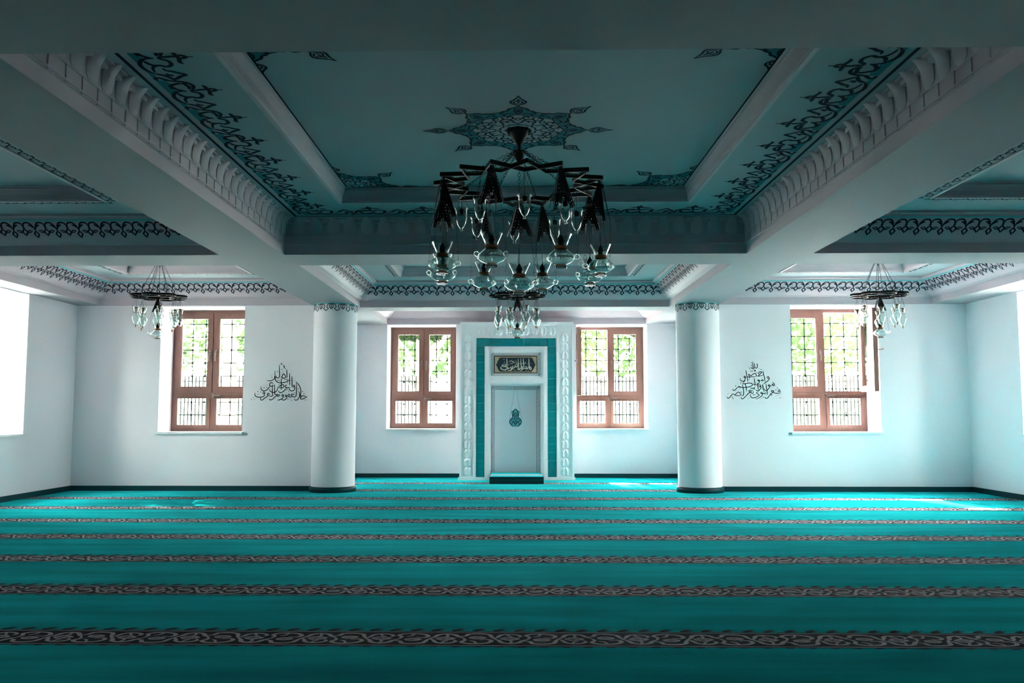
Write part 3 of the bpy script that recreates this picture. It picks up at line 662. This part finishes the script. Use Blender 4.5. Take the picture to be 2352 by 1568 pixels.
lettering('right_wall_calligraphy', [q for l in SR.split('\n') for q in l.split('|')],
          [(895, 270), (895, 340), (1160, 460), (1045, 550), (875, 505), (915, 505), (820, 735), (590, 830), (445, 910), (960, 1000), (1550, 1015), (1590, 965), (930, 1155), (970, 1150), (350, 1220), (370, 1255), (600, 1080), (1205, 1215)],
          ['820,400 850,460 870,380', '1080,450 1130,420', '1140,700 1190,670', '1100,850 1220,790', '900,690 920,720', '1400,1000 1560,910', '1520,1200 1720,1125', '1640,1220 1660,1250 1690,1215', '1740,1240 1760,1250', '1450,1245 1460,1260', '1560,1240 1565,1260', '200,1160 260,1110', '420,1060 560,1010', '1130,1270 1190,1235', '620,630 640,650', '500,840 520,870', '330,1010 335,1040', '770,1260 830,1240', '520,1250 535,1265', '1330,1240 1370,1265'], gr,
          'triangle of black Arabic calligraphy on the wall left of the right window', .9)

# ------------------------------------------------------------------ chandeliers
def chain(m, p0, p1, ll=.05, r=.0028, w=.012):
    p0 = Vector(p0); p1 = Vector(p1); d = p1 - p0; n = max(1, round(d.length / (ll * .78))); t = d.normalized()
    u = t.cross(Vector((0, 0, 1)));
    if u.length < .1: u = Vector((1, 0, 0))
    u.normalize(); k = t.cross(u); st = d.length / n
    for i in range(n):
        c = p0 + t * st * (i + .5); a = u if i % 2 else k
        m.tube([c + t * math.cos(q * PI / 4) * ll * .5 + a * math.sin(q * PI / 4) * w for q in range(8)], r, 3, closed=True)
def ring(m, c, r, w, ax, n=10):
    c = Vector(c); a, bb = ax
    m.tube([c + Vector(a) * r * math.cos(2 * PI * i / n) + Vector(bb) * r * math.sin(2 * PI * i / n) for i in range(n)], w, 4, closed=True)
def shell(outer, th):              # closed glass wall from an outer profile
    inn = [(max(.002, r - th), z) for r, z in outer]
    return outer + inn[::-1]
def filigree(w, h, ang, r0, lean):  # pierced metal plate hanging from an apex
    m = MB(); rows = 11; c, s = math.cos(ang), math.sin(ang)
    def g(u, v):                   # v 0..1 down, u -1..1 across
        hw = .006 + (w / 2 - .006) * v; rr = r0 + lean * v
        x = u * hw; return (rr * c - x * s, rr * s + x * c, -h * v)
    for i in range(rows):
        n = max(1, int(1 + i * .55)); v0, v1 = i / rows, (i + 1) / rows
        for j in range(n):
            u0, u1 = -1 + 2 * j / n, -1 + 2 * (j + 1) / n; um, vm = (u0 + u1) / 2, (v0 + v1) / 2
            if v0 > .66 and abs(um) < (v0 - .62) * 2.3: continue
            o = [(u0, v0), (u1, v0), (u1, v1), (u0, v1)]; k = .36; q = [(um, vm + (v0 - vm) * k * 1.4), (um + (u1 - um) * k, vm), (um, vm + (v1 - vm) * k * 1.4), (um + (u0 - um) * k, vm)]
            b0 = [g(*p) for p in o]; b1 = [g(*p) for p in q]
            m.add(b0 + b1, [(0, 1, 5, 4), (1, 2, 6, 5), (2, 3, 7, 6), (3, 0, 4, 7)])
    for sg in (-1, 1): m.tube([g(sg, 0), g(sg, 1), ], .0022, 3)
    return m, g
SCRIPT = [P('0,0 .1,.5 .2,.1 .3,.3 .4,-.3 .6,-.4 .7,0'), P('.3,.9 .32,.2 .45,.1'), P('.55,.8 .57,.1'), P('.7,0 .85,.3 .95,-.2 .8,-.5'), P('.1,.8 .25,.95'), P('.8,.7 .95,.9')]
def etched(prof_r, z0, z1, n, w, ph=0):
    m = MB()
    for i in range(n):
        def g(u, v):
            t = (v + .5) / 1.5; z = z0 + (z1 - z0) * t; r = prof_r(z) + .0012; a = ph + 2 * PI * (i + .1 + u * .8) / n; return (r * math.cos(a), r * math.sin(a), z)
        for s in SCRIPT: m.ribbon(s, w, g, sub=2)
    return m
BIG = [(.073, 0), (.060, -.030), (.047, -.060), (.038, -.090), (.042, -.100), (.062, -.116), (.084, -.136), (.098, -.156), (.096, -.166), (.074, -.184), (.045, -.198), (.036, -.203), (.036, -.212), (.041, -.222)]
def rof(prof):
    def f(z):
        for (r0, a), (r1, c) in zip(prof, prof[1:]):
            if c <= z <= a: return r0 + (r1 - r0) * (a - z) / (a - c)
        return prof[0][0]
    return f
def big_lamp(parent, sc=1.0, hang=.46, fil=(.135, .27)):
    """origin at the hook; glass below. returns the glass mesh with its sub-parts"""
    m = MB(); z = -hang; pr = [(r * sc, q * sc + z) for r, q in BIG]
    m.lathe(shell(pr, .0028), 28)
    o = m.build('glass_lamp', M['glass'], parent)
    m = etched(rof(pr), z - .012 * sc, z - .055 * sc, 4, .05); e = etched(rof(pr), z - .118 * sc, z - .15 * sc, 5, .05, .4)
    for q in (m, e): q.build('etched_script', M['ink'], o, fix=False)['kind'] = 'stuff'
    m = MB(); r = .041 * sc; m.lathe([(r, z - .078 * sc), (r + .001, z - .092 * sc), (r + .002, z - .098 * sc)], 24); m.build('amber_band', M['brass'], o, fix=False); m = MB(); m.lathe([(.0375 * sc, z - .203 * sc), (.0375 * sc, z - .211 * sc)], 24); m.build('foot_band', M['brass'], o, fix=False)
    m = MB(); m.lathe([(.002, z + .0), (.008, z - .01), (.02, z - .035), (.024, z - .05), (.018, z - .055), (.018, z - .075), (.003, z - .078)], 12); m.tube([(0, 0, 0), (0, 0, z)], .0018, 4); m.build('bulb_holder', M['iron'], o)
    for k in range(3):
        a = k * 2 * PI / 3 + .5
        fm, g = filigree(fil[0], fil[1], a, .008, .055); fm.build('filigree_plate', M['iron'], o, fix=False)
        hr = .098 * sc; ca, sa = math.cos(a + PI / 3), math.sin(a + PI / 3); zh = z - .148 * sc
        m = MB(); ring(m, (ca * (hr + .012), sa * (hr + .012), zh), .017 * sc, .0045, ((ca, sa, 0), (0, 0, 1)), 12); m.build('glass_handle', M['glass'], o)
        m = MB(); b0 = Vector(g(1, 1)); b1 = Vector((ca * (hr + .014), sa * (hr + .014), zh + .016)); q = b0.lerp(b1, .72)
        m.tube([b0, q], .0016, 3); ring(m, q.lerp(b1, .25), .010, .0012, ((ca, sa, 0), (0, 0, 1)), 8); m.tube([q.lerp(b1, .5), b1], .0014, 3)
        m.build('suspension_wire', M['iron'], o, fix=False)
    m = MB(); ring(m, (0, 0, .008), .010, .002, ((1, 0, 0), (0, 0, 1)), 8); m.build('hook_ring', M['iron'], o, fix=False)
    return o
CUP = [(.050, .002), (.052, -.003), (.047, -.008), (.043, -.012), (.042, -.075), (.036, -.105), (.022, -.135), (.010, -.148), (.007, -.153), (.013, -.160), (.013, -.166), (.004, -.171)]
def cup_lamp(parent):
    m = MB(); z = -.165; m.lathe(shell([(r, q + z) for r, q in CUP], .0024), 20); o = m.build('glass_cup', M['glass'], parent)
    m = MB()
    for k in range(3):
        a = k * 2 * PI / 3; m.tube([(0, 0, -.03), (.049 * math.cos(a), .049 * math.sin(a), z)], .0014, 3)
    m.tube([(0, 0, -.03), (0, 0, z - .02)], .0018, 4); chain(m, (0, 0, 0), (0, 0, -.03), .02, .0015, .005); m.build('suspension_wires', M['iron'], o, fix=False)
    m = MB(); m.lathe([(.002, z - .005), (.017, z - .012), (.018, z - .045), (.003, z - .048)], 10); m.build('bulb_holder', M['iron'], o)
    return o
CX, CY, ZR = .04, 6.235, 2.752
ch = tag(empty('chandelier', (CX, CY, ZT)), 'large black star-ring chandelier with nine etched glass lamps under the painted medallion', 'chandelier')
ZT0 = ZT
m = MB(); m.lathe([(.002, 0), (.085, 0), (.083, -.012), (.066, -.020), (.060, -.045), (.045, -.070), (.030, -.095), (.014, -.112), (.012, -.125)], 20)
for k in range(16): a = k * PI / 8; m.lathe([(.001, -.002), (.013, -.006), (.010, -.02), (.002, -.026)], 6, (.078 * math.cos(a), .078 * math.sin(a), 0))
m.build('canopy', M['iron'], ch)
m = MB(); m.tube([(0, 0, -.12), (0, 0, -.17)], .009, 8); m.build('stem', M['iron'], ch)
m = MB(); m.lathe([(.002, -.155), (.048, -.158), (.050, -.168), (.038, -.178), (.040, -.19), (.032, -.212), (.018, -.232), (.010, -.238), (.009, -.252), (.002, -.254)], 16); m.build('chain_cup', M['iron'], ch)
zr = ZR - ZT; DL = math.radians(4.5)
def pol(r, deg, z=0): a = math.radians(deg) + DL; return (r * math.sin(a), -r * math.cos(a), z)
m = MB()
hb = .030
def tall(p, q):
    (x0, y0, _), (x1, y1, _) = p, q; L = math.hypot(x1 - x0, y1 - y0); nx, ny = -(y1 - y0) / L * .004, (x1 - x0) / L * .004
    m.add([(x0 - nx, y0 - ny, zr), (x1 - nx, y1 - ny, zr), (x1 + nx, y1 + ny, zr), (x0 + nx, y0 + ny, zr), (x0 - nx, y0 - ny, zr + hb), (x1 - nx, y1 - ny, zr + hb), (x1 + nx, y1 + ny, zr + hb), (x0 + nx, y0 + ny, zr + hb)],
          [(0, 3, 2, 1), (4, 5, 6, 7), (0, 1, 5, 4), (1, 2, 6, 5), (2, 3, 7, 6), (3, 0, 4, 7)])
for k in range(16):
    d = k * 22.5; tall(pol(.62, d), pol(.40, d + 22.5)); tall(pol(.62, d), pol(.40, d - 22.5))
m.build('star_ring', M['iron'], ch, fix=False)
def cut(d):                       # lozenge between crossings, filled with pierced sheet
    m = MB(); A = [pol(.60, d), pol(.508, d + 9.8), pol(.42, d), pol(.508, d - 9.8)]
    c = Vector(pol(.505, d))
    for i in range(4):
        p, q = Vector(A[i]), Vector(A[(i + 1) % 4]); n = 5
        for j in range(n):
            a, bq = p.lerp(q, j / n), p.lerp(q, (j + 1) / n); ii = a.lerp(c, .34), bq.lerp(c, .34)
            mid = a.lerp(bq, .5).lerp(c, .6)
            for tri in ((a, bq, a.lerp(bq, .5).lerp(c, .22)), (ii[0], ii[1], mid)):
                m.add([(v.x, v.y, zr + .012) for v in tri], [(0, 1, 2)])
    m.build('filigree_infill', M['iron'], ch, fix=False)
for k in range(16): cut(k * 22.5)
for k in range(8):
    d = 22.5 + k * 45; m = MB(); p = Vector((.045 * math.sin(math.radians(d) + DL), -.045 * math.cos(math.radians(d) + DL), -.165)); chain(m, p, pol(.42, d, zr + hb), .030, .0022, .0085); m.build('chain', M['iron'], ch, fix=False)
lp = big_lamp(ch); lp.location = pol(.60, -22.5, zr - .004)
for k in range(1, 8): dup(lp, ch, pol(.60, -22.5 + 45 * k, zr - .004), k * .7)
c9 = dup(lp, ch, (0, 0, zr - .105), .2); c9.scale = (1.12, 1.12, 1.0)
m = MB(); chain(m, (0, 0, -.25), (0, 0, zr - .095), .032, .0024, .009); m.build('chain', M['iron'], ch, fix=False)
cp = cup_lamp(ch); cp.location = pol(.42, 0, zr)
for k in range(1, 8): dup(cp, ch, pol(.42, 45 * k, zr))
# small chandeliers
SM = [(.040, 0), (.034, -.02), (.026, -.055), (.024, -.085), (.030, -.100), (.047, -.122), (.052, -.145), (.046, -.160), (.036, -.170), (.036, -.185), (.026, -.205), (.014, -.222), (.008, -.228)]
def small_lamp(parent):
    m = MB(); z = -.135; m.lathe(shell([(r, q + z) for r, q in SM], .002), 16); o = m.build('glass_lamp', M['glass'], parent)
    m = MB(); m.lathe([(.002, z - .226), (.011, z - .228), (.010, z - .238), (.005, z - .246), (.006, z - .256), (.001, z - .26)], 8); m.build('amber_tip', M['brass'], o)
    m = MB()
    for k in range(4):
        a = k * PI / 2 + .4; ca, sa = math.cos(a), math.sin(a); m.tube([(0, 0, 0), (.041 * ca, .041 * sa, z), (.034 * ca, .034 * sa, z - .075)], .0013, 3)
    m.tube([(.034 * math.cos(q * PI / 6), .034 * math.sin(q * PI / 6), z - .075) for q in range(12)], .0016, 3, closed=True)
    m.build('wire_cage', M['iron'], o, fix=False)
    m = MB(); m.lathe([(.003, z + .004), (.026, z - .006), (.020, z - .014), (.008, z - .02), (.008, z - .05), (.002, z - .052)], 10); m.build('bulb_holder', M['brass'], o)
    return o
def small_chandelier(x, y, label):
    t = tag(empty('chandelier', (x, y, ZT)), label, 'chandelier', 'small chandeliers of the far row')
    m = MB(); m.lathe([(.002, 0), (.05, 0), (.045, -.02), (.015, -.05), (.012, -.06)], 14); m.tube([(0, 0, -.05), (0, 0, -.20)], .006, 6); m.build('canopy', M['iron'], t)
    m = MB(); ring(m, (0, 0, -.165), .05, .004, ((1, 0, 0), (0, 1, 0)), 12); m.bar((-.05, 0, -.165), (.05, 0, -.165), .006); m.bar((0, -.05, -.165), (0, .05, -.165), .006); m.build('collar', M['iron'], t, fix=False)
    zq = 2.60 - ZT
    hp = None
    for k in range(8):
        a = k * PI / 4
        if hp is None:
            m = MB(); r1, r0 = .108, .094; m.lathe([(r1, -.014), (r1, .014), (r0, .014), (r0, -.014), (r1, -.014)], 22)
            for q in range(6): bb = q * PI / 3; m.bar((0, 0, 0), (r0 * math.cos(bb), r0 * math.sin(bb), 0), .006)
            hp = m.build('hoop', M['iron'], t, fix=False); o = hp
        else: o = hp.copy(); COL.objects.link(o); o.parent = t
        o.location = (.252 * math.sin(a), -.252 * math.cos(a), zq)
    for k in range(6):
        a = k * PI / 3 + .3; m = MB(); chain(m, (.05 * math.cos(a), .05 * math.sin(a), -.165), (.24 * math.cos(a), .24 * math.sin(a), zq + .012), .024, .0016, .006); m.build('chain', M['iron'], t, fix=False)
    sl = small_lamp(t)
    for k in range(8):
        a = k * PI / 4 + PI / 8 + .06; l = (.262 * math.cos(a), .262 * math.sin(a), zq - .01 - .03 * (k % 2))
        if k == 0: sl.location = l
        else: dup(sl, t, l)
    o = big_lamp(t, .9, .34, (.10, .20)); o.location = (0, 0, zq)
    m = MB(); m.tube([(0, 0, -.2), (0, 0, zq)], .003, 4)
    for q in range(4): m.bar((0, 0, zq), (.15 * math.cos(q * PI / 2), .15 * math.sin(q * PI / 2), zq), .006)
    m.build('centre_rod', M['iron'], t, fix=False)
    return t
small_chandelier(-4.55, 11.0, 'small black hoop chandelier with clear glass lamps in front of the left window')
small_chandelier(.045, 11.0, 'small black hoop chandelier with clear glass lamps hanging before the mihrab')
small_chandelier(4.62, 11.0, 'small black hoop chandelier with clear glass lamps in front of the right window')

# ------------------------------------------------------------------ outside
m = MB(); m.quad((-40, -20, -.3), (40, -20, -.3), (40, 70, -.3), (-40, 70, -.3)); struct(m.build('trim_1', M['ground'])).name = 'ground'
def fence(x0, x1, y, z0, z1, label):
    t = tag(empty('fence', ((x0 + x1) / 2, y, -.3), shear=False), label, 'fence'); w = (x1 - x0) / 2
    m = MB(); m.box(-w, w, -.1, .1, 0, z0 + .3); m.build('base_wall', M['fence'], t)
    pk = None; n = int(2 * w / .085)
    for i in range(n):
        if pk is None: m = MB(); m.box(-.013, .013, -.015, .015, z0 + .3, z1 + .3); pk = m.build('picket', M['picket'], t); o = pk
        else: o = pk.copy(); COL.objects.link(o); o.parent = t
        o.location = (-w + i * .085 + .04, 0, 0)
    for z in (z0 + .42, (z0 + z1) / 2 + .3, z1 + .16): m = MB(); m.box(-w, w, -.030, -.015, z, z + .03); m.build('rail', M['picket'], t)
fence(-10.5, -1.9, 20.5, .15, 2.0, 'grey picket fence outside seen through the two windows left of the mihrab')
fence(-.2, 12.0, 20.5, .15, 2.0, 'grey picket fence outside seen through the two windows right of the mihrab')
def canopy(n, rx, rz, seed):
    r = random.Random(seed); m = MB()
    for i in range(n):
        while True:
            p = Vector((r.uniform(-1, 1), r.uniform(-1, 1), r.uniform(-1, 1)))
            if .25 < p.length < 1: break
        c = Vector((p.x * rx, p.y * rx, p.z * rz)); a = Vector((r.gauss(0, 1), r.gauss(0, 1), r.gauss(0, 1))).normalized(); b2 = a.orthogonal().normalized(); s = r.uniform(.07, .15)
        m.add([c - a * s, c + b2 * s * .5, c + a * s, c - b2 * s * .5], [(0, 1, 2, 3)])
    return m.mesh('foliage', M['leaf'])
cms = [canopy(17000, 2.3, 1.9, 1), canopy(2600, 2.5, 1.6, 2)]
def tree(x, y, zc, k, r, label, sc=1.0):
    t = tag(empty('tree', (x, y, -.3), shear=False), label, 'tree', 'trees outside the windows')
    m = MB(); m.tube([(0, 0, 0), (.03, 0, zc * .4), (-.04, .02, zc * .8), (0, 0, zc + .6)], [r * 1.25, r, r * .85, r * .5], 10); m.build('trunk', M['bark'], t, fix=False)
    for i in range(5):
        a = i * 1.3 + x; m = MB(); m.tube([(0, 0, zc * .55 + i * .2), (.7 * math.cos(a), .7 * math.sin(a), zc * .7 + .25 * i), (1.5 * math.cos(a), 1.5 * math.sin(a), zc * .8 + .4 * i)], [.06, .04, .015], 6); m.build('branch', M['bark'], t, fix=False)
    o = bpy.data.objects.new('foliage', cms[k]); COL.objects.link(o); o.parent = t; o.location = (0, 0, zc + .3); o.scale = (sc, sc, sc); o.rotation_euler = (0, 0, x); o['kind'] = 'stuff'
tree(-5.45, 16.6, 5.1, 0, .13, 'tree with rough trunk close behind the left window', 1.08)  # real trunk; crown enlarged and packed dense to keep sun off the left window
tree(-1.95, 18.3, 3.9, 0, .09, 'leafy tree added close behind the window left of the mihrab to block the sun', .68)  # added so its crown keeps direct sun out of this window
tree(3.45, 18.3, 4.0, 0, .09, 'leafy tree added close behind the window right of the mihrab to block part of the sun', .8)  # added sun blocker: crown edge shades the closed pane, leaves the open half clear
tree(.35, 22.6, 11.3, 0, .14, 'unseen very tall tree added beyond the fence to block sun from the right window', 1.1)  # added out of view; crown stops sun reaching the right window's closed pane
tree(-8.4, 24.6, 3.9, 1, .12, 'leafy tree beyond the fence behind the left window', 1.1)
tree(-2.8, 25.6, 3.9, 1, .12, 'leafy tree beyond the fence behind the window left of the mihrab', 1.1)
tree(2.8, 25.6, 3.9, 1, .12, 'leafy tree beyond the fence behind the window right of the mihrab', 1.1)
tree(8.4, 24.6, 3.9, 1, .12, 'leafy tree beyond the fence behind the right window', 1.1)
tree(-11.6, 10.2, 4.0, 0, .14, 'unseen leafy tree added outside the left side wall window to cut its daylight', 1.0)  # added out of view to hide sky and dim the left side
tree(-12.6, 18.2, 3.6, 1, .12, 'unseen leafy tree added beyond the left corner of the hall to cut daylight', 1.0)  # another unseen tree added to hold back sky light on the left
